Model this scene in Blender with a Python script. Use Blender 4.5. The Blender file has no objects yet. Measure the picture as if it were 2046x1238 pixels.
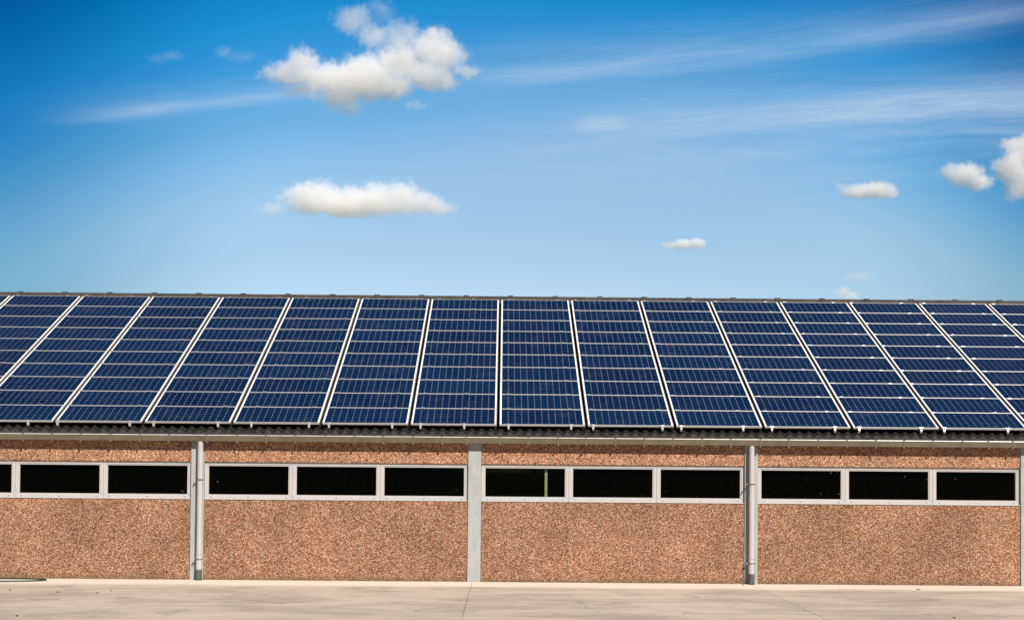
import bpy, bmesh, math, random
from mathutils import Vector, Matrix
random.seed(7)
R = math.radians
S = bpy.context.scene
COL = S.collection

# ------------------------------------------------------------------ camera
CAMP = Vector((0.36293, -28.48789, 1.98024))
YAW, PITCH, ROLL, FPX = .00541, .02955, .00818, 3147.404
def cam_axes():
    cy, sy, cp, sp = math.cos(YAW), math.sin(YAW), math.cos(PITCH), math.sin(PITCH)
    f = Vector((sy*cp, cy*cp, sp)); r = Vector((cy, -sy, 0)); u = r.cross(f)
    r2 = r*math.cos(ROLL) + u*math.sin(ROLL); u2 = u*math.cos(ROLL) - r*math.sin(ROLL)
    return r2, u2, f
CR, CU, CF = cam_axes()
cam = bpy.data.cameras.new('camera'); camo = bpy.data.objects.new('camera', cam); COL.objects.link(camo)
camo.matrix_world = Matrix(((CR.x, CU.x, -CF.x, CAMP.x), (CR.y, CU.y, -CF.y, CAMP.y), (CR.z, CU.z, -CF.z, CAMP.z), (0, 0, 0, 1)))
cam.sensor_width = 36; cam.lens = FPX/2046*36; cam.shift_y = 230.688/2046
cam.clip_start = .1; cam.clip_end = 30000
S.camera = camo
def bearing(px, py):                                   # direction in which the photo shows a cloud
    return (CF + CR*((px-1023)/FPX) + CU*((849.688-py)/FPX)).normalized()

# ------------------------------------------------------------------ light
SUN = Vector((.50, -1, 1.08)).normalized()
sun = bpy.data.lights.new('sun', 'SUN'); sun.energy = 4.8; sun.angle = R(.5); sun.color = (1, .93, .845)
suno = bpy.data.objects.new('sun', sun); COL.objects.link(suno)
suno.rotation_euler = SUN.to_track_quat('Z', 'Y').to_euler(); suno.location = (20, -40, 43)
S.view_settings.view_transform = 'Standard'; S.view_settings.look = 'None'
S.view_settings.exposure = 0.45; S.view_settings.gamma = 1
S.cycles.max_bounces = 20; S.cycles.volume_bounces = 20; S.cycles.diffuse_bounces = 2
S.cycles.glossy_bounces = 3; S.cycles.transparent_max_bounces = 12
S.cycles.volume_step_rate = .18
S.cycles.sample_clamp_indirect = 6

class NT:                                              # short-hand for node trees
    def __init__(s, tree): s.t = tree; s.n = tree.nodes; s.l = tree.links
    def new(s, typ, **kw):
        n = s.n.new(typ)
        for k, v in kw.items(): setattr(n, k, v)
        return n
    def put(s, sock, v):
        if v is None: return
        if isinstance(v, bpy.types.NodeSocket): s.l.new(v, sock)
        else:
            if sock.type == 'RGBA' and not isinstance(v, (int, float)) and len(v) == 3: v = (*v, 1)
            sock.default_value = v
    def math(s, op, a, b=None, c=None, clamp=False):
        n = s.new('ShaderNodeMath', operation=op, use_clamp=clamp)
        for i, v in enumerate((a, b, c)): s.put(n.inputs[i], v)
        return n.outputs[0]
    def vmath(s, op, a, b=None):
        n = s.new('ShaderNodeVectorMath', operation=op)
        s.put(n.inputs[0], a); s.put(n.inputs[1], b)
        return n.outputs['Value'] if op in ('LENGTH', 'DOT_PRODUCT', 'DISTANCE') else n.outputs[0]
    def rng(s, v, a, b, c=0, d=1, smooth=True):
        n = s.new('ShaderNodeMapRange', interpolation_type='SMOOTHSTEP' if smooth else 'LINEAR')
        for i, x in enumerate((v, a, b, c, d)): s.put(n.inputs[i], x)
        return n.outputs[0]
    def mix(s, f, a, b, mode='MIX'):
        n = s.new('ShaderNodeMix', data_type='RGBA', blend_type=mode)
        s.put(n.inputs[0], f); s.put(n.inputs[6], a); s.put(n.inputs[7], b)
        return n.outputs[2]
    def noise(s, vec, scale, detail=4, rough=.55, dist=0):
        n = s.new('ShaderNodeTexNoise'); s.put(n.inputs['Vector'], vec)
        n.inputs['Scale'].default_value = scale; n.inputs['Detail'].default_value = detail
        n.inputs['Roughness'].default_value = rough; n.inputs['Distortion'].default_value = dist
        return n.outputs[0]
    def voro(s, vec, scale, feature='F1'):
        n = s.new('ShaderNodeTexVoronoi', feature=feature); s.put(n.inputs['Vector'], vec)
        n.inputs['Scale'].default_value = scale
        return n.outputs
    def ramp(s, f, stops):
        n = s.new('ShaderNodeValToRGB'); s.put(n.inputs[0], f); e = n.color_ramp.elements
        while len(e) < len(stops): e.new(.5)
        for k, (p, c) in zip(e, stops): k.position = p; k.color = (*c, 1)
        return n.outputs[0]
    def scale(s, vec, x, y, z):
        n = s.new('ShaderNodeMapping'); s.put(n.inputs[0], vec); n.inputs[3].default_value = (x, y, z)
        return n.outputs[0]
    def xyz(s, v):
        n = s.new('ShaderNodeSeparateXYZ'); s.put(n.inputs[0], v); return n.outputs
    def bump(s, h, strength, dist):
        n = s.new('ShaderNodeBump'); n.inputs['Strength'].default_value = strength
        n.inputs['Distance'].default_value = dist; s.put(n.inputs['Height'], h); return n.outputs[0]

# ------------------------------------------------------------------ sky
W = bpy.data.worlds.new('World'); S.world = W; W.use_nodes = True
w = NT(W.node_tree); w.n.clear()
sky = w.new('ShaderNodeTexSky', sky_type='NISHITA'); sky.sun_disc = False
sky.sun_elevation = math.asin(SUN.z); sky.sun_rotation = math.atan2(SUN.x, SUN.y)
sky.air_density = 1; sky.dust_density = .4; sky.ozone_density = 2
dirv = w.new('ShaderNodeTexCoord').outputs['Generated']
dx, dy, dz = w.xyz(dirv)
yy = w.math('MAXIMUM', dy, .05)
u = w.math('DIVIDE', dx, yy); v = w.math('DIVIDE', dz, yy)
SKY_TINT = [(0.05, (0.8994, 0.8689, 0.8965)), (0.112, (0.8285, 0.8173, 0.8638)), (0.156, (0.7466, 0.8152, 0.8586)), (0.19, (0.7678, 0.8737, 0.8956)), (0.215, (0.6232, 0.8315, 0.908)), (0.24, (0.3594, 0.7619, 0.9172)), (0.27, (0.1551, 0.6594, 0.9023)), (0.3, (0.0488, 0.6164, 0.9094)), (0.34, (0.0049, 0.469, 0.7753)), (0.38, (0.0, 0.3394, 0.6169)), (0.5, (0.0, 0.295, 0.5582)), (1.2, (0.12, 0.22, 0.36)), (1.9, (0.17, 0.28, 0.42))]
#SKYTINT
ve = w.math('ADD', v, w.math('MULTIPLY', w.math('MULTIPLY', u, u), .60))
tint = w.ramp(w.math('DIVIDE', ve, 2.), [(a/2., c) for a, c in SKY_TINT])
skyc = w.mix(1, sky.outputs[0], tint, 'MULTIPLY')
# the sky deepens away from the view's middle, more so higher up
off = w.math('ABSOLUTE', w.math('SUBTRACT', u, .035))
band = w.rng(off, .17, .37, 0, 1)
bandc = w.mix(band, (1, 1, 1), (.41, .57, .66))
skyc = w.mix(1, skyc, bandc, 'MULTIPLY')
# thin cirrus: streaks along lines v = a + b u + c u^2
def streak(a, b, c, wd, u0, u1, u2, u3, amt, seed, detail_scale=1.):
    line = w.math('ADD', w.math('ADD', w.math('MULTIPLY', u, b), a), w.math('MULTIPLY', w.math('MULTIPLY', u, u), c))
    d = w.math('SUBTRACT', v, line)
    cv = w.new('ShaderNodeCombineXYZ'); w.put(cv.inputs[0], w.math('MULTIPLY', u, 5*detail_scale))
    w.put(cv.inputs[1], w.math('MULTIPLY', d, 46*detail_scale)); cv.inputs[2].default_value = seed
    nz = w.noise(cv.outputs[0], 1.6, 5, .55)
    fv = w.new('ShaderNodeCombineXYZ'); w.put(fv.inputs[0], w.math('MULTIPLY', u, 9)); w.put(fv.inputs[1], w.math('MULTIPLY', w.math('ADD', d, w.math('MULTIPLY', nz, .02)), 230)); fv.inputs[2].default_value = seed*1.7
    fib = w.rng(w.noise(fv.outputs[0], 1.3, 6, .62, .4), .25, .75, .62, 1.16)
    dn = w.math('DIVIDE', w.math('ADD', d, w.math('MULTIPLY', w.math('SUBTRACT', nz, .5), wd*1.1)), wd)
    g = w.math('EXPONENT', w.math('MULTIPLY', w.math('MULTIPLY', dn, dn), -1))
    m = w.math('MULTIPLY', w.rng(u, u0, u1), w.rng(u, u2, u3, 1, 0))
    return w.math('MULTIPLY', w.math('MULTIPLY', g, m), w.math('MULTIPLY', w.math('MULTIPLY', w.rng(nz, .28, .72, .45, 1.15), fib), amt))
#STREAKS
CIRRUS = [
 (.2525, .100, 0, .0042, -.31, -.22, -.17, -.08, .42, 3.1),
 (.2520, .085, 0, .011, -.33, -.20, -.12, .02, .22, 8.7),
 (.2520, .090, .15, .0058, -.04, .02, .20, .48, .31, 12.4),
 (.2600, .080, .15, .016, -.08, .02, .22, .50, .24, 17.9),
 (.2180, .075, -.02, .0120, .02, .28, .6, .9, .60, 23.3),
 (.2120, .060, .00, .0300, -.10, .15, .6, .9, .42, 31.3),
 (.2215, .010, .00, .0050, .035, .055, .068, .085, .36, 42.0),
 (.2240, .005, .00, .0040, .040, .060, .066, .090, .22, 47.0),
 (.1450, -.010, .00, .0060, -.24, -.15, .0, .12, .12, 51.0),
 (.1800, .050, .00, .0050, .05, .12, .20, .28, .10, 63.0),
]
cl = None
for a in CIRRUS:
    s_ = streak(*a); cl = s_ if cl is None else w.math('ADD', cl, s_)
cl = w.math('MINIMUM', w.math('MULTIPLY', cl, w.rng(dy, .2, .5)), .85)
CIRC = (3.7, 4.75, 6.1)
skyc = w.mix(cl, skyc, CIRC)
bg = w.new('ShaderNodeBackground'); w.put(bg.inputs[0], skyc); bg.inputs[1].default_value = .10
w.put(w.new('ShaderNodeOutputWorld').inputs[0], bg.outputs[0])

# ------------------------------------------------------------------ materials
def mat(name):
    m = bpy.data.materials.new(name); m.use_nodes = True; t = NT(m.node_tree); t.n.clear()
    out = t.new('ShaderNodeOutputMaterial'); return m, t, out
def bsdf(t, out, **kw):
    b = t.new('ShaderNodeBsdfPrincipled'); t.l.new(b.outputs[0], out.inputs[0])
    for k, v in kw.items(): t.put(b.inputs[k.replace('_', ' ')], v)
    return b
def pos(t): return t.new('ShaderNodeNewGeometry').outputs['Position']

def m_aggregate(gain=1., name='exposed_aggregate'):
    m, t, o = mat(name); p = pos(t)
    warp = t.new('ShaderNodeTexNoise'); t.put(warp.inputs['Vector'], p); warp.inputs['Scale'].default_value = 30
    q = t.vmath('ADD', p, t.vmath('SCALE', warp.outputs[1])); q.node.inputs[0]
    sc = q.node.inputs[1].links[0].from_node; sc.inputs['Scale'].default_value = .012
    v1 = t.voro(q, 74); v2 = t.voro(q, 150)
    c1 = t.xyz(v1['Color'])[0]; c2 = t.xyz(v2['Color'])[0]
    f = t.math('ADD', t.math('MULTIPLY', c1, .62), t.math('MULTIPLY', c2, .38))
    c = t.ramp(f, [(.10, (.045, .017, .009)), (.28, (.165, .062, .030)), (.46, (.385, .165, .078)), (.62, (.51, .27, .152)), (.78, (.70, .465, .31)), (.94, (.86, .70, .54))])
    # sand-coloured matrix between stones, browner patches over the panel
    gap = t.rng(v1['Distance'], .45, .72)
    c = t.mix(t.math('MULTIPLY', gap, .55), c, (.11, .052, .026))
    rs = t.noise(t.scale(p, 7, 1, .35), 1.6, 5, .6); c = t.mix(t.math('MULTIPLY', t.rng(rs, .55, .75), .22), c, (.15, .085, .055))
    big = t.noise(p, .9, 3, .6); c = t.mix(1, c, t.ramp(big, [(.30, (.74, .71, .68)), (.7, (1.12, 1.10, 1.08))]), 'MULTIPLY')
    mid = t.noise(p, 5, 4, .65); c = t.mix(1, c, t.ramp(mid, [(.32, (.91, .90, .90)), (.68, (1.06, 1.06, 1.06))]), 'MULTIPLY')
    c = t.mix(1, c, (gain,)*3, 'MULTIPLY')
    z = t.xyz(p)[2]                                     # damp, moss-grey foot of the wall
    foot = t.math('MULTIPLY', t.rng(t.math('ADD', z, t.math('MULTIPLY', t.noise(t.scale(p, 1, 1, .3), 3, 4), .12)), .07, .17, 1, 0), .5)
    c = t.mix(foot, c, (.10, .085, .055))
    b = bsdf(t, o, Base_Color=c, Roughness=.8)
    h = t.math('SUBTRACT', t.math('MULTIPLY', c1, .5), v1['Distance'])
    t.put(b.inputs['Normal'], t.bump(h, .9, .012)); b.inputs['Specular IOR Level'].default_value = .3
    return m
def m_concrete_post():
    m, t, o = mat('smooth_concrete'); p = pos(t)
    n = t.noise(t.scale(p, 3, 3, 1), 3, 6, .62); c = t.ramp(n, [(.3, (.29, .308, .292)), (.7, (.39, .405, .382))])
    st = t.noise(t.scale(p, 26, 26, .8), 1.5, 3); c = t.mix(t.math('MULTIPLY', t.rng(st, .52, .78), .5), c, (.24, .25, .235))
    hl = t.noise(t.scale(p, 1.2, 1, 22), 2, 3, .6); c = t.mix(t.math('MULTIPLY', t.rng(hl, .56, .72), .35), c, (.46, .47, .44))
    b = bsdf(t, o, Base_Color=c, Roughness=.85); t.put(b.inputs['Normal'], t.bump(t.noise(p, 60, 4), .25, .004)); return m
def m_yard():
    m, t, o = mat('yard_concrete'); p = pos(t); x, y, z = t.xyz(p)
    fine = t.noise(p, 22, 6, .7)
    c = t.ramp(fine, [(.3, (.455, .375, .302)), (.7, (.55, .46, .378))])
    big = t.noise(t.scale(p, .28, .48, 1), 1.3, 7, .64, .8)
    c = t.mix(t.math('MULTIPLY', t.rng(big, .42, .66), .62), c, (.27, .215, .175))
    # broom and tyre streaks running along the wall
    s1 = t.noise(t.scale(p, .22, 3.2, 1), 1.5, 7, .66, .3); c = t.mix(t.math('MULTIPLY', t.rng(s1, .50, .72), .42), c, (.185, .150, .125))
    s2 = t.noise(t.scale(p, .5, 11, 1), 1.2, 4, .6); c = t.mix(t.math('MULTIPLY', t.rng(s2, .53, .72), .38), c, (.52, .43, .33))
    s3 = t.noise(t.scale(p, .9, 6, 1), 1.7, 5, .62, .5); c = t.mix(t.math('MULTIPLY', t.rng(s3, .60, .72), .30), c, (.12, .095, .08))
    s4 = t.noise(t.scale(p, .35, 1.3, 1), 2.3, 5, .6); c = t.mix(t.math('MULTIPLY', t.rng(s4, .52, .72), .30), c, (.42, .27, .16))
    b1 = t.noise(t.scale(p, .55, 1.0, 1), 1.1, 8, .68, .8); c = t.mix(t.math('MULTIPLY', t.rng(b1, .47, .68), .45), c, (.30, .24, .195))
    b2 = t.noise(t.scale(p, 1.6, 1.4, 1), 1.0, 8, .7, .5); c = t.mix(t.math('MULTIPLY', t.rng(b2, .55, .68), .55), c, (.175, .14, .122))
    gr = t.noise(t.scale(p, 1, 2.2, 1), 55, 3, .7); c = t.mix(t.math('MULTIPLY', t.rng(gr, .55, .75), .45), c, (.22, .18, .15))
    # washed strip at the wall foot
    edge = t.math('ADD', y, t.math('MULTIPLY', t.math('SUBTRACT', t.noise(t.scale(p, .5, 1, 1), 1, 4), .5), 1.1))
    c = t.mix(t.math('MULTIPLY', t.rng(edge, -1.6, -1.0), .85), c, t.mix(fine, (.60, .525, .435), (.70, .625, .525)))
    dark = t.noise(t.scale(p, 30, 30, 30), 2, 2); c = t.mix(t.math('MULTIPLY', t.rng(dark, .66, .74), .5), c, (.16, .13, .105))
    b = bsdf(t, o, Base_Color=c, Roughness=.9); b.inputs['Specular IOR Level'].default_value = .2
    t.put(b.inputs['Normal'], t.bump(t.noise(t.scale(p, 8, 40, 1), 2, 5, .7), .35, .006)); return m
def m_simple(name, col, rough=.6, metal=0, var=.12, scale=8, spec=.5, bumpd=0):
    m, t, o = mat(name); p = pos(t)
    n = t.noise(p, scale, 5, .6); c = t.mix(1, col, t.ramp(n, [(.3, (1-var,)*3), (.7, (1+var,)*3)]), 'MULTIPLY')
    b = bsdf(t, o, Base_Color=c, Roughness=rough, Metallic=metal); b.inputs['Specular IOR Level'].default_value = spec
    if bumpd: t.put(b.inputs['Normal'], t.bump(t.noise(p, scale*4, 4), .4, bumpd))
    return m
def m_gutter():
    m, t, o = mat('weathered_gutter'); p = pos(t)
    n = t.noise(t.scale(p, 2, 1, 1), 2.5, 6, .65); c = t.ramp(n, [(.3, (.108, .084, .050)), (.7, (.165, .131, .083))])
    st = t.noise(t.scale(p, 40, 1, 2), 1, 3); c = t.mix(t.math('MULTIPLY', t.rng(st, .55, .75), .4), c, (.16, .14, .11))
    sp = t.voro(p, 28)['Distance']; c = t.mix(t.math('MULTIPLY', t.rng(sp, .06, .12, 1, 0), .5), c, (.10, .09, .08))
    bsdf(t, o, Base_Color=c, Roughness=.5, Metallic=.25); return m
def m_fibre():  # near-black base colour also carries the shade below the solar panels
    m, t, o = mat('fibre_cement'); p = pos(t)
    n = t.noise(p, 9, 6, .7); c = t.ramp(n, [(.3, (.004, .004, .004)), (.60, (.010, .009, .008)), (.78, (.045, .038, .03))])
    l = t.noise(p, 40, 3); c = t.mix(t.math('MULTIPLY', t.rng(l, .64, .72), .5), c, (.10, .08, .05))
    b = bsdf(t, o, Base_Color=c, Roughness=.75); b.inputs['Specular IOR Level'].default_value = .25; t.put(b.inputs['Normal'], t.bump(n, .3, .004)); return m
def m_cells():
    m, t, o = mat('solar_cells')
    oc = t.new('ShaderNodeTexCoord').outputs['Object']; x, y, z = t.xyz(oc)
    rnd = t.new('ShaderNodeObjectInfo').outputs['Random']
    PX, PY = .1232, .1322
    xi = t.math('DIVIDE', t.math('SUBTRACT', x, .775-6*PX), PX); yi = t.math('DIVIDE', t.math('SUBTRACT', y, .4075-3*PY), PY)
    ax = t.math('ABSOLUTE', t.math('SUBTRACT', t.math('FRACT', xi), .5)); ay = t.math('ABSOLUTE', t.math('SUBTRACT', t.math('FRACT', yi), .5))
    gapx = t.math('GREATER_THAN', ax, .5-.0010/PX); gapy = t.math('GREATER_THAN', ay, .5-.0005/PY)
    dia = t.math('GREATER_THAN', t.math('ADD', ax, ay), 1-.0125/PX)
    ins = t.math('MULTIPLY', t.math('LESS_THAN', t.math('ABSOLUTE', t.math('SUBTRACT', x, .775)), 6*PX), t.math('LESS_THAN', t.math('ABSOLUTE', t.math('SUBTRACT', y, .4075)), 3*PY))
    white = t.math('MAXIMUM', t.math('MAXIMUM', gapx, gapy), t.math('MAXIMUM', dia, t.math('SUBTRACT', 1, ins)))
    # two bus bars along each cell row, hair-thin fingers as a tone
    fy = t.math('ABSOLUTE', t.math('SUBTRACT', t.math('ABSOLUTE', t.math('SUBTRACT', t.math('FRACT', yi), .5)), .25))
    bus = t.math('LESS_THAN', fy, .0011/PY)
    cid = t.new('ShaderNodeCombineXYZ'); t.put(cid.inputs[0], t.math('FLOOR', xi)); t.put(cid.inputs[1], t.math('FLOOR', yi)); t.put(cid.inputs[2], t.math('MULTIPLY', rnd, 57))
    wn = t.new('ShaderNodeTexWhiteNoise'); t.put(wn.inputs['Vector'], cid.outputs[0])
    tone = t.math('ADD', t.math('MULTIPLY', wn.outputs['Value'], .28), t.math('MULTIPLY', rnd, .5))
    cell = t.mix(tone, CELL_A, CELL_B)
    cell = t.mix(t.math('MULTIPLY', bus, .5), cell, (.07, .09, .14))
    edge = t.math('SUBTRACT', 1, ins)
    c = t.mix(white, cell, t.mix(edge, (.25, .29, .37), (.80, .79, .76)))
    dirt = t.noise(pos(t), 2.2, 5, .65); c = t.mix(t.math('MULTIPLY', t.rng(dirt, .5, .8), .05), c, (.35, .30, .24))
    b = bsdf(t, o, Base_Color=c, Roughness=.45); b.inputs['Specular IOR Level'].default_value = .04
    b.inputs['Coat Weight'].default_value = .08; b.inputs['Coat Roughness'].default_value = .10; b.inputs['Coat IOR'].default_value = 1.3
    return m
CELL_A, CELL_B = (.0005, .0085, .034), (.0012, .0158, .057)
def m_glass():
    m, t, o = mat('window_glass'); p = pos(t)
    tr = t.new('ShaderNodeBsdfTransparent'); tr.inputs[0].default_value = (.80, .81, .80, 1)
    gl = t.new('ShaderNodeBsdfGlossy'); gl.inputs['Roughness'].default_value = .02; gl.inputs[0].default_value = (.5, .5, .5, 1)
    fr = t.new('ShaderNodeFresnel'); fr.inputs[0].default_value = 1.22
    mx = t.new('ShaderNodeMixShader'); t.put(mx.inputs[0], fr.outputs[0]); t.l.new(tr.outputs[0], mx.inputs[1]); t.l.new(gl.outputs[0], mx.inputs[2])
    df = t.new('ShaderNodeBsdfDiffuse'); df.inputs[0].default_value = (.5, .48, .42, 1)
    vo = t.voro(t.scale(p, 1, 0, 1), 9); pick = t.math('GREATER_THAN', t.xyz(vo['Color'])[1], .74)
    sp = t.math('MULTIPLY', t.math('LESS_THAN', vo['Distance'], .07), t.math('MULTIPLY', pick, t.rng(t.noise(p, .55, 2), .50, .60)))
    m2 = t.new('ShaderNodeMixShader'); t.put(m2.inputs[0], t.math('MULTIPLY', sp, .35)); t.l.new(mx.outputs[0], m2.inputs[1]); t.l.new(df.outputs[0], m2.inputs[2])
    t.l.new(m2.outputs[0], o.inputs[0]); return m
def m_grass():
    m, t, o = mat('field'); p = pos(t)
    n = t.noise(p, .25, 6, .7); c = t.ramp(n, [(.3, (.13, .125, .06)), (.7, (.20, .175, .095))]); bsdf(t, o, Base_Color=c, Roughness=1); return m

M = dict(agg=m_aggregate(), agg_pale=m_aggregate(1.24, 'pale_aggregate'), post=m_concrete_post(), yard=m_yard(), gutter=m_gutter(), fibre=m_fibre(), cells=m_cells(), glass=m_glass(), field=m_grass(),
    lip=m_simple('gutter_lip', (.74, .71, .64), .35, .3, .15, 14),
    frame=m_simple('anodised_frame', (.43, .42, .405), .45, .15, .05, 30),
    side=m_simple('frame_side', (.62, .58, .53), .45, .25, .06, 20),
    alu=m_simple('window_aluminium', (.455, .437, .42), .45, 0, .05, 6),
    pvc=m_simple('downpipe_plastic', (.45, .43, .415), .5, 0, .05, 3),
    band=m_simple('galvanised', (.30, .29, .28), .4, .8, .1, 20),
    clamp=m_simple('bright_clamp', (.66, .65, .63), .27, .6, .04, 20),
    castiron=m_simple('drain_iron', (.075, .08, .065), .7, 0, .35, 14, .4, .004),
    ridge=m_simple('ridge_fibre', (.060, .050, .043), .8, 0, .35, 6, .15),
    bracket=m_simple('bracket_steel', (.15, .121, .08), .5, .25, .2, 20),
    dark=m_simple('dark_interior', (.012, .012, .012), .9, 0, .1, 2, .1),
    slot=m_simple('drain_slot', (.05, .045, .04), .8, 0, .1, 5),
    joint=m_simple('joint_filler', (.17, .135, .11), .95, 0, .3, 12, .1),
    filler=m_simple('eave_filler', (.030, .027, .024), .8, 0, .8, 9),  # darkened for the shade under the eave
    hose=m_simple('rubber_hose', (.018, .035, .022), .45, 0, .2, 10),
    cable=m_simple('cable_sheath', (.02, .02, .02), .5, 0, .1, 10),
    leaf=m_simple('dry_leaf', (.075, .045, .02), .8, 0, .3, 60),
    stone=m_simple('pebble', (.07, .06, .05), .85, 0, .3, 60),
    timber=m_simple('green_timber', (.46, .50, .28), .8, 0, .25, 25),
    render=m_simple('plain_render', (.33, .27, .2), .9, 0, .1, 3))

# ------------------------------------------------------------------ mesh helpers
class MB:
    def __init__(s): s.b = bmesh.new()
    def box(s, x0, x1, y0, y1, z0, z1, mi=0, bev=0, T=None):
        vs = [s.b.verts.new(Vector(c)) for c in ((x0,y0,z0),(x1,y0,z0),(x1,y1,z0),(x0,y1,z0),(x0,y0,z1),(x1,y0,z1),(x1,y1,z1),(x0,y1,z1))]
        fs = [s.b.faces.new([vs[i] for i in f]) for f in ((0,3,2,1),(4,5,6,7),(0,1,5,4),(1,2,6,5),(2,3,7,6),(3,0,4,7))]
        for f in fs: f.material_index = mi
        if bev:
            es = list({e for f in fs for e in f.edges})
            r = bmesh.ops.bevel(s.b, geom=es, offset=bev, segments=1, affect='EDGES', profile=.5)
            for f in r['faces']: f.material_index = mi
        if T:
            for vv in vs:
                if vv.is_valid: vv.co = T @ vv.co
        return s
    def prism(s, poly, x0, x1, mi=0, smooth=False):        # polygon in (y, z), extruded along x
        a = [s.b.verts.new((x0, y, z)) for y, z in poly]; c = [s.b.verts.new((x1, y, z)) for y, z in poly]
        n = len(poly)
        for i in range(n):
            f = s.b.faces.new((a[i], a[(i+1) % n], c[(i+1) % n], c[i])); f.material_index = mi; f.smooth = smooth
        for g in (a[::-1], c):
            f = s.b.faces.new([s.b.verts.new(q.co) for q in g] if smooth else g); f.material_index = mi
        return s
    def tube(s, pts, r, n=12, mi=0, caps=True):
        rings = []
        for i, p in enumerate(pts):
            p = Vector(p); d = (Vector(pts[min(i+1, len(pts)-1)]) - Vector(pts[max(i-1, 0)])).normalized()
            a = d.cross(Vector((0, 0, 1)) if abs(d.z) < .9 else Vector((1, 0, 0))).normalized(); c = d.cross(a)
            rr = r[i] if isinstance(r, (list, tuple)) else r
            rings.append([s.b.verts.new(p + a*math.cos(k*2*math.pi/n)*rr + c*math.sin(k*2*math.pi/n)*rr) for k in range(n)])
        for p, q in zip(rings, rings[1:]):
            for k in range(n):
                f = s.b.faces.new((p[k], p[(k+1) % n], q[(k+1) % n], q[k])); f.smooth = True; f.material_index = mi
        if caps:
            for g in (rings[0][::-1], rings[-1]):
                f = s.b.faces.new([s.b.verts.new(q.co) for q in g]); f.material_index = mi
        return s
    def build(s, name, mats, parent=None):
        bmesh.ops.recalc_face_normals(s.b, faces=s.b.faces)
        me = bpy.data.meshes.new(name); s.b.to_mesh(me); s.b.free()
        for m in (mats if isinstance(mats, (list, tuple)) else [mats]): me.materials.append(m)
        o = bpy.data.objects.new(name, me); COL.objects.link(o)
        if parent: o.parent = parent
        return o
def tag(o, label=None, cat=None, group=None, kind=None):
    for k, v in (('label', label), ('category', cat), ('group', group), ('kind', kind)):
        if v: o[k] = v
    return o
def empty(name, loc=(0, 0, 0)):
    o = bpy.data.objects.new(name, None); COL.objects.link(o); o.location = loc; o.empty_display_size = .2; return o
def link_copy(o, parent, loc=None):
    c = o.copy(); COL.objects.link(c); c.parent = parent
    if loc is not None: c.location = loc
    return c

# ------------------------------------------------------------------ ground
XB = [-.15 + 5.0*k for k in range(-3, 4)]              # pillar axes
X0, X1 = XB[0]-.25, XB[-1]+.25
g = MB(); g.box(-6000, 6000, -6000, 6000, -1.2, -.06); tag(g.build('field', M['field']), kind='structure')
g = MB(); g.box(-45, 45, -13, 26, -.06, -.016); tag(g.build('yard_subbase', M['joint']), kind='structure')
g = MB(); xs = [-45.165] + [-.165 + 5.0*k - .015 for k in range(-8, 9)] + [45.]
for a, b in zip(xs, xs[1:]): g.box(a+.004, b-.004, -13, .02, -.05, 0)
tag(g.build('yard', M['yard']), kind='structure')

# ------------------------------------------------------------------ barn
barn = empty('barn', (0, 0, 0))
tag(barn, 'long low barn with brown pebble-dash walls, grey pillars and dark corrugated roof', 'building')
TH = .38354; CT, ST = math.cos(TH), math.sin(TH); YE, ZE = -.06, 2.84346; X0P = .2644
DEPTH = 15.9; RY = DEPTH/2
PH = .12
for a, b in zip(XB, XB[1:]):
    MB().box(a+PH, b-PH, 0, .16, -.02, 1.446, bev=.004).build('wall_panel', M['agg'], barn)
    MB().box(a+PH, b-PH, 0, .16, 2.122, 2.66, bev=.004).build('wall_panel', M['agg_pale'], barn)  # upper panels in a paler tone of the same aggregate
for x in XB:
    MB().box(x-PH+.001, x+PH-.001, -.025, .24, -.02, 2.67, bev=.006).build('pillar', M['post'], barn)

# windows: three to a bay, made once and copied
def window_master(wd):
    wnd = MB(); H0, H1 = 0., .671
    fr, sl, tp, bt = .050, .022, .048, .066                # outer bars, glazing bead
    # root mesh = outer frame set in the opening
    f = MB()
    f.box(0, fr, .03, .10, H0+bt, H1-tp, bev=.003); f.box(wd-fr, wd, .03, .10, H0+bt, H1-tp, bev=.003)
    f.box(0, wd, .029, .10, H0, H0+bt, bev=.003); f.box(0, wd, .029, .10, H1-tp, H1, bev=.003)
    f.box(-.001, wd+.001, -.012, .028, H0-.004, H0+.010, bev=.003)
    for q in (.07, .5, .93): f.box(wd*q-.016, wd*q+.016, .0265, .03, H0+.033, H0+.040, mi=1)
    root = f.build('window', [M['alu'], M['slot']])
    b = MB(); y0, y1 = .038, .085
    b.box(fr-.002, fr+sl, y0, y1, H0+bt+sl, H1-tp-sl, bev=.002); b.box(wd-fr-sl, wd-fr+.002, y0, y1, H0+bt+sl, H1-tp-sl, bev=.002)
    b.box(fr-.002, wd-fr+.002, y0-.001, y1, H0+bt-.002, H0+bt+sl, bev=.002); b.box(fr-.002, wd-fr+.002, y0-.001, y1, H1-tp-sl, H1-tp+.002, bev=.002)
    bead = b.build('glazing_bead', M['alu'], root)
    pane = MB().box(fr+sl-.004, wd-fr-sl+.004, .062, .068, H0+bt+sl-.004, H1-tp-sl+.004).build('pane', M['glass'], root)
    return root, bead, pane
WD = (5.0-2*PH)/3
wm = window_master(WD-.003); first = True
for a in XB[:-1]:
    for k in range(3):
        loc = (a+PH+WD*k+.0015, 0, 1.450)
        if first: r = wm[0]; r.parent = barn; r.location = loc; first = False
        else:
            r = link_copy(wm[0], barn, loc)
            for c in wm[1:]: link_copy(c, r)

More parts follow.
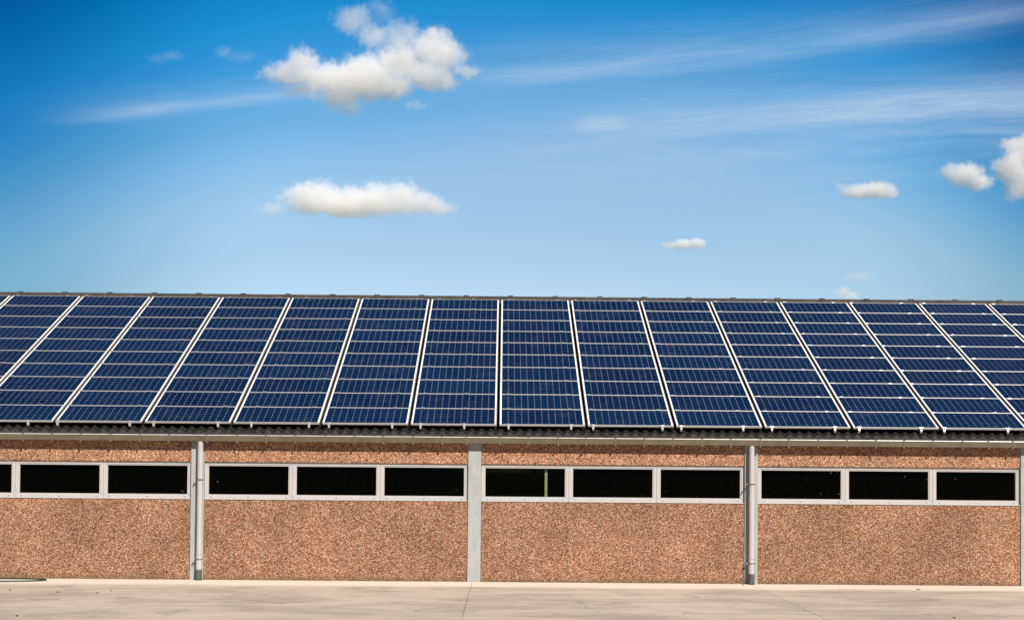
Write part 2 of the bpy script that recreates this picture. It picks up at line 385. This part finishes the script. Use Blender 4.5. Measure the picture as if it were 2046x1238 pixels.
# closed shell behind the facade, dark inside
MB().box(X0, XB[0]-PH-.002, .0, DEPTH, -.02, 2.6).build('gable_wall', M['agg'], barn)
MB().box(XB[-1]+PH+.002, X1, .0, DEPTH, -.02, 2.6).build('gable_wall', M['agg'], barn)
for x in (X0, X1-.12):
    b = MB(); n = b.b
    vs = [n.verts.new((xx, y, z)) for xx in (x, x+.12) for y, z in ((0, 2.602), (DEPTH, 2.602), (RY, 5.78))]
    for fc in ((0, 1, 2), (5, 4, 3), (0, 3, 4, 1), (1, 4, 5, 2), (2, 5, 3, 0)): n.faces.new([vs[i] for i in fc])
    b.build('gable_peak', M['agg'], barn)
MB().box(XB[0]+.13, XB[-1]-.13, DEPTH-.16, DEPTH, -.02, 2.66).build('rear_wall', M['render'], barn)
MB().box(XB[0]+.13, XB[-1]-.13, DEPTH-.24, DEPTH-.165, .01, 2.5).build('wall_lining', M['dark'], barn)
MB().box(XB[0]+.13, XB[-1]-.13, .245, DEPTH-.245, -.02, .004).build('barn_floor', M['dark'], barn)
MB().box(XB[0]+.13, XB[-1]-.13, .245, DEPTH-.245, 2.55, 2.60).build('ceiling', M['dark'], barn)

# corrugated roof
def zroof(y): return 2.737 + (y if y <= RY else 2*RY-y)*math.tan(TH)
def corr(name, ys):
    b = bmesh.new(); N = 12; pw = .1745; n = int((X1-X0+.3)/pw*N)
    top, bot = [], []
    for y in ys:
        t_, b_ = [], []
        for i in range(n+1):
            x = X0-.15 + i*pw/N; h = .0255*math.cos(2*math.pi*(x+2.832)/pw)
            t_.append(b.verts.new((x, y, zroof(y)+h/CT))); b_.append(b.verts.new((x, y, zroof(y)+h/CT-.0085)))
        top.append(t_); bot.append(b_)
    for A, fl in ((top, 0), (bot, 1)):
        for p, q in zip(A, A[1:]):
            for i in range(n):
                f = b.faces.new((p[i], p[i+1], q[i+1], q[i]) if not fl else (q[i], q[i+1], p[i+1], p[i])); f.smooth = True
    for p, q in ((top[0], bot[0]), (top[-1], bot[-1])):
        for i in range(n): b.faces.new((p[i], q[i], q[i+1], p[i+1]))
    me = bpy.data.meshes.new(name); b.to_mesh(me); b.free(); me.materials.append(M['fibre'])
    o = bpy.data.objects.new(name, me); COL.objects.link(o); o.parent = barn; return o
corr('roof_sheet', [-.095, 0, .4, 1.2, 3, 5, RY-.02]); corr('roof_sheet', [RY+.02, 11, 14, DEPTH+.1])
def comb():
    b = bmesh.new(); pw, N = .1745, 12; n = int((X1-X0)/pw*N); F = []
    for i in range(n+1):
        x = X0+.0005 + i*pw/N; z = zroof(-.080) + .0255*math.cos(2*math.pi*(x+2.832)/pw)/CT - .011
        F.append([b.verts.new(c) for c in ((x, -.0850, 2.60), (x, -.0850, z), (x, -.070, z+.008), (x, -.070, 2.60))])
    for p, q in zip(F, F[1:]):
        for k in range(4): b.faces.new((p[k], q[k], q[(k+1) % 4], p[(k+1) % 4]))
    b.faces.new(F[0]); b.faces.new(F[-1][::-1]); m = MB(); m.b.free(); m.b = b
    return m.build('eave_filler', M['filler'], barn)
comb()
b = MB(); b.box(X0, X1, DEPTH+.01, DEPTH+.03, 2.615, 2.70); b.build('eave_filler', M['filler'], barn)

# ridge with bell-ended joints
zc = zroof(RY)
def roll(r, wing, lift):
    a = [(RY-wing, zc-wing*math.tan(TH)+.030+lift), (RY-r*1.05, zc-r*.18+.034+lift)]
    arc = [(RY+r*math.cos(t), zc+.030+r*math.sin(t)*.98+lift) for t in [math.pi*(1-k/14) for k in range(1, 14)]]
    e = [(RY+r*1.05, zc-r*.18+.034+lift), (RY+wing, zc-wing*math.tan(TH)+.030+lift)]
    bot = [(RY+wing, zc-wing*math.tan(TH)+.016), (RY, zc+.0), (RY-wing, zc-wing*math.tan(TH)+.016)]
    return a + arc + e + bot
rc = MB().prism(roll(.078, .24, 0), X0-.1, X1+.1, smooth=False).build('ridge_cap', M['ridge'], barn)
x = -10.85-1.0325*4
while x < X1:
    MB().prism(roll(.092, .25, .006), x-.058, x+.058).build('ridge_collar', M['ridge'], rc); x += 1.0325

# gutter, brackets, downpipes
GF = -.158
prof = [(GF, 2.494), (GF-.001, 2.592), (GF+.004, 2.596), (GF+.004, 2.500), (-.034, 2.500), (-.034, 2.612), (-.030, 2.612), (-.030, 2.489), (GF+.006, 2.489)]
gut = MB().prism(prof, X0-.05, X1+.05).build('gutter', M['gutter'], barn)
b = MB(); b.tube([(X0-.05, GF-.002, 2.600), (X1+.05, GF-.002, 2.600)], .0085, 12); b.build('gutter_lip', M['lip'], gut)
BR = [-8.26,-7.74,-7.22,-6.69,-6.17,-5.64,-4.97,-4.42,-3.9,-3.37,-2.83,-2.31,-1.8,-1.26,-.74,-.3,.3,.81,1.35,1.85,2.38,2.9,3.42,3.94,4.46,4.99,5.5,6.03,6.55,7.07,7.58,8.1,8.64,9.1,9.54]
BR = [-8.26-.52*k for k in range(1, 14)] + BR + [9.54+.52*k for k in range(1, 11)]
def bracket():
    b = MB(); y = GF-.0045
    b.box(-.013, .013, y-.002, GF-.0005, 2.480, 2.588); b.box(-.013, .013, y, -.03, 2.476, 2.4885); b.box(-.014, .014, GF-.0165, GF+.014, 2.602, 2.6155)
    b.box(-.020, .020, GF-.015, GF-.006, 2.462, 2.480, bev=.003)
    return b.build('gutter_bracket', M['bracket'], gut)
br0 = bracket(); br0.location = (BR[0], 0, 0)
for x in BR[1:]: link_copy(br0, gut, (x, 0, 0))
def downpipe(x):
    py = -.105
    p = MB(); p.tube([(x, py, .17), (x, py, .45)], .054, 24); p.tube([(x, py, .449), (x, py, 2.49)], .050, 24)
    p.tube([(x, py, .455), (x, py, .475)], .0555, 24)
    dp = p.build('downpipe', M['pvc'], barn)
    s = MB(); s.tube([(x, py, .004), (x, py, .03), (x, py, .17), (x, py, .19), (x, py, .192)], [.072, .062, .060, .060, .052], 24)
    s.box(x-.035, x+.035, py-.075, py+.02, .012, .060, bev=.004)
    s.build('drain_shoe', M['castiron'], dp)
    for z in (1.80, .375):
        c = MB(); c.tube([(x, py, z-.011), (x, py, z+.011)], .0565, 24)
        c.box(x-.095, x-.05, py-.006, py+.006, z-.010, z+.010, bev=.002); c.box(x+.05, x+.085, py-.006, py+.006, z-.010, z+.010, bev=.002)
        c.tube([(x-.083, py-.024, z), (x-.083, py+.02, z)], .010, 10)
        c.tube([(x, py+.05, z), (x, -.026, z)], .008, 8)
        c.build('pipe_clip', M['band'], dp)
        k = MB(); k.tube([(x-.083, py-.034, z), (x-.083, py-.025, z)], .012, 8); k.tube([(x+.074, py-.018, z), (x+.074, py-.007, z)], .010, 8); k.build('clip_bolt', M['clamp'], dp)
for x in (-15.08, -5.088, 4.843, 14.85): downpipe(x)

# ------------------------------------------------------------------ solar panels on rails
ROW = .826; MW, MH = 1.550, .815
def on_roof(x, s, n=0.): return Vector((x, YE + s*CT - n*ST, ZE + s*ST + n*CT))
ORD = ['lowest', 'second', 'third', 'fourth', 'fifth', 'sixth', 'seventh', 'eighth', 'ninth', 'topmost']
NTH = ['first', 'second', 'third', 'fourth', 'fifth', 'sixth', 'seventh', 'eighth', 'ninth', 'tenth']
def panel_master():
    root = empty('solar_panel')
    f = MB(); fw = .012
    f.box(0, MW, 0, fw-.003, -.038, 0, bev=.0022); f.box(0, MW, MH-fw+.003, MH, -.038, 0, bev=.0022)
    f.box(0, fw, fw-.003, MH-fw+.003, -.038, -.0003, bev=.0025); f.box(MW-fw, MW, fw-.003, MH-fw+.003, -.038, -.0003, bev=.0025)
    fr = f.build('frame', M['frame'], root)
    c = MB(); c.box(fw-.002, MW-fw+.002, fw-.005, MH-fw+.005, -.009, -.003)
    cs = c.build('cell_sheet', M['cells'], root)
    return root, fr, cs
pm = panel_master(); first = True
for i in range(-9, 9):
    for k in range(10):
        if first: r = pm[0]; first = False
        else:
            r = pm[0].copy(); COL.objects.link(r)
            for c in pm[1:]: link_copy(c, r)
        r.location = on_roof(X0P + 1.6*i + .025, ROW*k + .0055); r.rotation_euler = (TH, 0, 0)
        r.rotation_euler = (TH + random.uniform(-.0012, .0012), random.uniform(-.0006, .0006), 0)
        side = f'{NTH[i]} column right' if i >= 0 else f'{NTH[-i-1]} column left'
        row = f'{ORD[k]} row ' + ('up' if 0 < k < 9 else 'on')
        tag(r, f'blue solar panel, {row} the roof, {side} of the middle seam', 'solar panel', 'solar panels on the barn roof')
RAILS = {-6: (.12, 1.13), -5: (.06, 1.36), -4: (.19, 1.35), -3: (.35, 1.39), -2: (.15, 1.29), -1: (.20, .99), 0: (.19, 1.32), 1: (.12, 1.37), 2: (.11, 1.23), 3: (.15, 1.29), 4: (.13, 1.25), 5: (.07, 1.22)}
def rail_master():
    r = MB().box(-.018, .018, -.045, 8.27, -.078, -.0385, bev=.003).build('mounting_rail', M['side'])
    m = MB()
    m.prism([(.022*math.cos(t), .0008+.012*math.sin(t)) for t in [math.pi*k/10 for k in range(11)]], -.034, .034, smooth=True)
    m.box(-.012, .012, -.0035, .0035, -.036, .0009)
    mc = m.build('mid_clamp', M['clamp'], r)
    e = MB(); e.box(-.034, .034, -.030, -.001, -.034, .004, bev=.003); e.box(-.034, .034, -.004, .012, .0008, .005, bev=.0015)
    e.box(-.017, .017, -.040, -.002, -.098, -.036, bev=.002)
    ec = e.build('end_clamp', M['clamp'], r)
    return r, mc, ec
rm = rail_master(); first = True
for i in range(-9, 9):
    for q, o_ in enumerate(RAILS.get(i, (.14, 1.28))):
        if first: r, mids, ec = rm[0], [rm[1]], rm[2]; first = False
        else:
            r = rm[0].copy(); COL.objects.link(r); mids = [link_copy(rm[1], r)]; ec = link_copy(rm[2], r)
        r.location = on_roof(X0P + 1.6*i + o_, 0); r.rotation_euler = (TH, 0, 0)
        mids += [link_copy(mids[0], r) for _ in range(8)]
        for k, c in enumerate(mids): c.location = (0, ROW*(k+1) - .001, 0)
        ec.location = (0, .010, 0)
        t2 = link_copy(rm[1], r, (0, 8.258, 0)); t2.name = 'end_clamp'
        side = f'{NTH[i]} column right' if i >= 0 else f'{NTH[-i-1]} column left'
        tag(r, f'{"left" if q == 0 else "right"} silver rail under the {side} of the upright middle seam', 'rail', 'rails under the solar panels')
for x, lb in ((-2.93, 'second'), (-1.33, 'first'), (-6.14, 'fourth')):
    p = [on_roof(x, .30, -.05), on_roof(x, .02, -.048), on_roof(x-.008, -.03, -.065), on_roof(x-.022, -.075, -.088), on_roof(x-.028, -.09, -.06)]
    c = MB().tube(p, .0035, 6).build('cable', M['cable'])
    tag(c, f'thin dark cable hanging below the {lb} seam left of the middle one', 'cable', 'cables below the solar panels')

# ------------------------------------------------------------------ yard clutter
def smooth_path(P, n=10):
    out = []
    for i in range(len(P)-1):
        a, b, c, d = (Vector(P[max(0, min(len(P)-1, j))]) for j in (i-1, i, i+1, i+2))
        for k in range(n):
            t = k/n; out.append(.5*((2*b) + (c-a)*t + (2*a-5*b+4*c-d)*t*t + (3*b-a-3*c+d)*t**3))
    return out + [Vector(P[-1])]
h = [(-11.2, -.55), (-10.3, -.34), (-9.4, -.27), (-8.6, -.262), (-8.05, -.275), (-7.80, -.36), (-7.705, -.50), (-7.74, -.66), (-7.97, -.84), (-8.4, -.97), (-9.2, -1.05), (-10.2, -1.12), (-11.4, -1.0)]
tag(MB().tube(smooth_path([(x, y, .0135) for x, y in h]), .0125, 10).build('garden_hose', M['hose']), 'thin dark green hose looped on the concrete at the foot of the wall', 'hose')
def leaf(x, y, s, rz, label):
    b = MB(); n = b.b; N = 8; m = []
    for i in range(N+1):
        t = i/N; wv = math.sin(math.pi*t)**.8*.42*s; zz = .004 + .16*s*(math.sin(2.6*t)*.6)
        m.append((n.verts.new((t*s-.5*s, -wv, zz+.10*s)), n.verts.new((t*s-.5*s, 0, zz)), n.verts.new((t*s-.5*s, wv, zz+.14*s))))
    for p, q in zip(m, m[1:]):
        for k in range(2): n.faces.new((p[k], q[k], q[k+1], p[k+1]))
    bmesh.ops.remove_doubles(n, verts=n.verts, dist=1e-5)
    o = b.build('dry_leaf', M['leaf']); o.location = (x, y, 0); o.rotation_euler = (0, 0, rz)
    md = o.modifiers.new('thickness', 'SOLIDIFY'); md.thickness = .0015
    tag(o, label, 'leaf', 'dead leaves on the yard')
leaf(-6.733, -3.205, .05, .4, 'small dark leaf on the concrete, left of the pair near the left bay')
leaf(-6.092, -3.245, .06, 1.9, 'dark curled leaf on the concrete, right of the pair below the leftmost pillar')
leaf(7.57, -1.18, .07, .1, 'dark leaf near the wall below the windows of the right bay')
leaf(4.67, -.30, .05, .9, 'dark leaf at the foot of the wall beside the right downpipe')
def pebble(x, y, s, label):
    b = MB(); bmesh.ops.create_icosphere(b.b, subdivisions=2, radius=s)
    for q in b.b.verts:
        q.co *= 1+random.uniform(-.14, .14); q.co.z = q.co.z*.6+s*.5
    for f in b.b.faces: f.smooth = True
    o = b.build('pebble', M['stone']); o.location = (x, y, 0); tag(o, label, 'pebble', 'pebbles on the yard')
pebble(-7.621, -2.817, .018, 'dark pebble on the concrete just below the hose')
pebble(-6.13, -7.30, .018, 'dark pebble at the lower left corner of the yard')
pebble(-5.984, -2.81, .014, 'tiny dark pebble to the right of the dead leaf pair')
pebble(6.669, -6.50, .020, 'dark pebble at the lower right of the yard')
pebble(1.6, -5.1, .013, 'tiny pebble right of the middle yard joint')
tp = empty('timber_post', (1.143, .118, 1.447))  # set behind the pane in place of a post mirrored in the glass
MB().box(-.024, .024, -.013, .017, .006, .672, bev=.003).build('post', M['timber'], tp)
MB().box(-.05, .05, -.014, .03, 0, .008, bev=.002).build('foot_plate', M['band'], tp)
tag(tp, 'thin pale green post showing in the window right of the middle pillar', 'post')

# ------------------------------------------------------------------ clouds
def cloud(name, dist, blobs, label, dens=.05, namp=.95, base=None, feather=.62, flat=1.0, cat='cloud'):
    cx = sum(b[0] for b in blobs)/len(blobs); cy = sum(b[1] for b in blobs)/len(blobs)
    org = CAMP + bearing(cx, cy)*dist; k = dist/FPX*1.0
    m, t, o = mat(name+'_vapour')
    p = t.new('ShaderNodeTexCoord').outputs['Object']
    rm_ = sum(b[3] for b in blobs)/len(blobs)*k          # typical lobe height sets the size of the billows
    n1 = t.noise(p, .55/rm_, 6, .62, .35); n2 = t.noise(p, 2.9/rm_, 6, .68, .6)
    wz = t.new('ShaderNodeTexNoise'); t.put(wz.inputs['Vector'], p); wz.inputs['Scale'].default_value = .75/rm_; wz.inputs['Detail'].default_value = 6; wz.inputs['Roughness'].default_value = .70
    wv = t.new('ShaderNodeVectorMath', operation='SCALE'); t.put(wv.inputs[0], t.vmath('SUBTRACT', wz.outputs[1], (.5, .5, .5))); wv.inputs['Scale'].default_value = 1.7*rm_*namp
    pw = t.vmath('ADD', p, wv.outputs[0])
    nn = t.math('ADD', t.math('MULTIPLY', t.math('SUBTRACT', n1, .5), 1.7*namp), t.math('MULTIPLY', t.math('SUBTRACT', n2, .5), 1.65*namp))
    tot = None; hull = MB()
    for (px, py, rx, rz, a) in blobs:
        c = Vector(((px-cx)*k, random.uniform(-.25, .25)*rz*k, -(py-cy)*k)); r = Vector((rx*k, (.45*rx+.55*rz)*k*flat, rz*k))
        d = t.vmath('LENGTH', t.vmath('DIVIDE', t.vmath('SUBTRACT', pw, tuple(c)), tuple(r)))
        gq = t.math('ADD', t.math('SUBTRACT', 1, d), nn)
        e = t.math('MULTIPLY', t.rng(gq, 0, feather), a)
        tot = e if tot is None else t.math('MAXIMUM', tot, e)
        mm = bmesh.ops.create_icosphere(hull.b, subdivisions=3, radius=1)['verts']
        for q in mm: q.co = Vector((q.co.x*r.x, q.co.y*r.y, q.co.z*r.z))*1.6 + c
    z = t.xyz(p)[2]
    if base is not None:
        zb = -(base-cy)*k; tot = t.math('MULTIPLY', tot, t.rng(t.math('ADD', z, t.math('MULTIPLY', nn, .18*rm_)), zb-.14*rm_, zb+.34*rm_))
    pv = t.new('ShaderNodeVolumePrincipled'); pv.inputs['Color'].default_value = (.995, .995, .995, 1)
    pv.inputs['Anisotropy'].default_value = -.4
    t.put(pv.inputs['Density'], t.math('MULTIPLY', tot, dens*2500/dist*CLOUDK)); t.l.new(pv.outputs[0], o.inputs[1])
    ob = hull.build(name, m); ob.location = org
    md = ob.modifiers.new('hull', 'REMESH'); md.mode = 'VOXEL'; md.voxel_size = max(.28*min(b[3] for b in blobs), 2.2)*k
    dg = bpy.context.evaluated_depsgraph_get(); me = bpy.data.meshes.new_from_object(ob.evaluated_get(dg))
    ob.modifiers.clear(); old = ob.data; ob.data = me; bpy.data.meshes.remove(old)
    if not me.materials: me.materials.append(m)
    tag(ob, label, cat, 'clouds above the roof'); return ob
CLOUDK = .72
cloud('cloud', 2500, [(700,160,150,34,1),(575,148,48,27,1),(610,140,52,38,1),(665,155,60,36,1),(685,192,50,36,1),(735,145,66,50,1),(775,165,66,34,1),(800,120,66,46,1),(855,88,52,44,1),(888,116,48,40,1),(855,150,76,30,1),(928,140,34,14,.8),(712,46,50,30,.48),(745,76,40,36,.6),(762,24,36,34,.16),(800,80,52,46,.40),(830,208,34,17,.32)],
      'largest white cumulus cloud, ragged and high at the upper middle', .05)
cloud('cloud', 3000, [(700,410,150,27,1),(552,417,42,15,.4),(610,398,52,32,1),(650,394,56,38,1),(700,400,62,34,1),(752,394,52,36,1),(795,394,50,38,1),(840,406,52,27,1),(872,414,36,19,.9),(898,418,22,12,.35)],
      'wide flat-bottomed white cloud low above the middle of the roof', .055, .8, base=434)
cloud('cloud', 3300, [(1690,376,26,14,.25),(1715,382,38,18,.9),(1748,380,44,20,1),(1776,386,24,14,.8)], 'small white cloud alone at the right, left of the oval one', .095, .75, base=397)
cloud('cloud', 3000, [(1902,342,30,18,.8),(1930,348,40,26,1),(1955,362,32,20,1)], 'small slanted oval white cloud beside the tall cloud at the right edge', .095, .75)
cloud('cloud', 2800, [(2026,296,32,24,1),(2020,330,36,34,1),(2052,300,40,36,1),(2050,350,40,36,.8),(2038,378,28,26,.45)], 'tall puffy cloud cut off by the right edge of the photo', .08, .8)
cloud('cloud', 4200, [(1338,490,22,9,.5),(1365,488,28,13,1),(1390,487,24,13,1)], 'tiny bright cloud low over the right half of the roof', .13, .7, base=498)
cloud('cloud', 4200, [(1705,552,26,10,.40),(1725,553,26,12,.50)], 'faint grey wisp of cloud just above the tuft at the ridge', .05, .8)
cloud('cloud', 4000, [(1684,584,20,15,1),(1700,592,20,14,1)], 'small white cloud tuft peeking over the roof ridge', .06, .6)
cloud('cloud', 2700, [(318,117,30,11,.09),(342,111,26,11,.16)], 'faint isolated wisp of cloud at the upper left', .05, 1.0)
cloud('cloud', 2700, [(448,102,24,13,.20),(482,114,36,13,.12)], 'faint torn wisp of cloud left of the largest cloud', .05, 1.0)
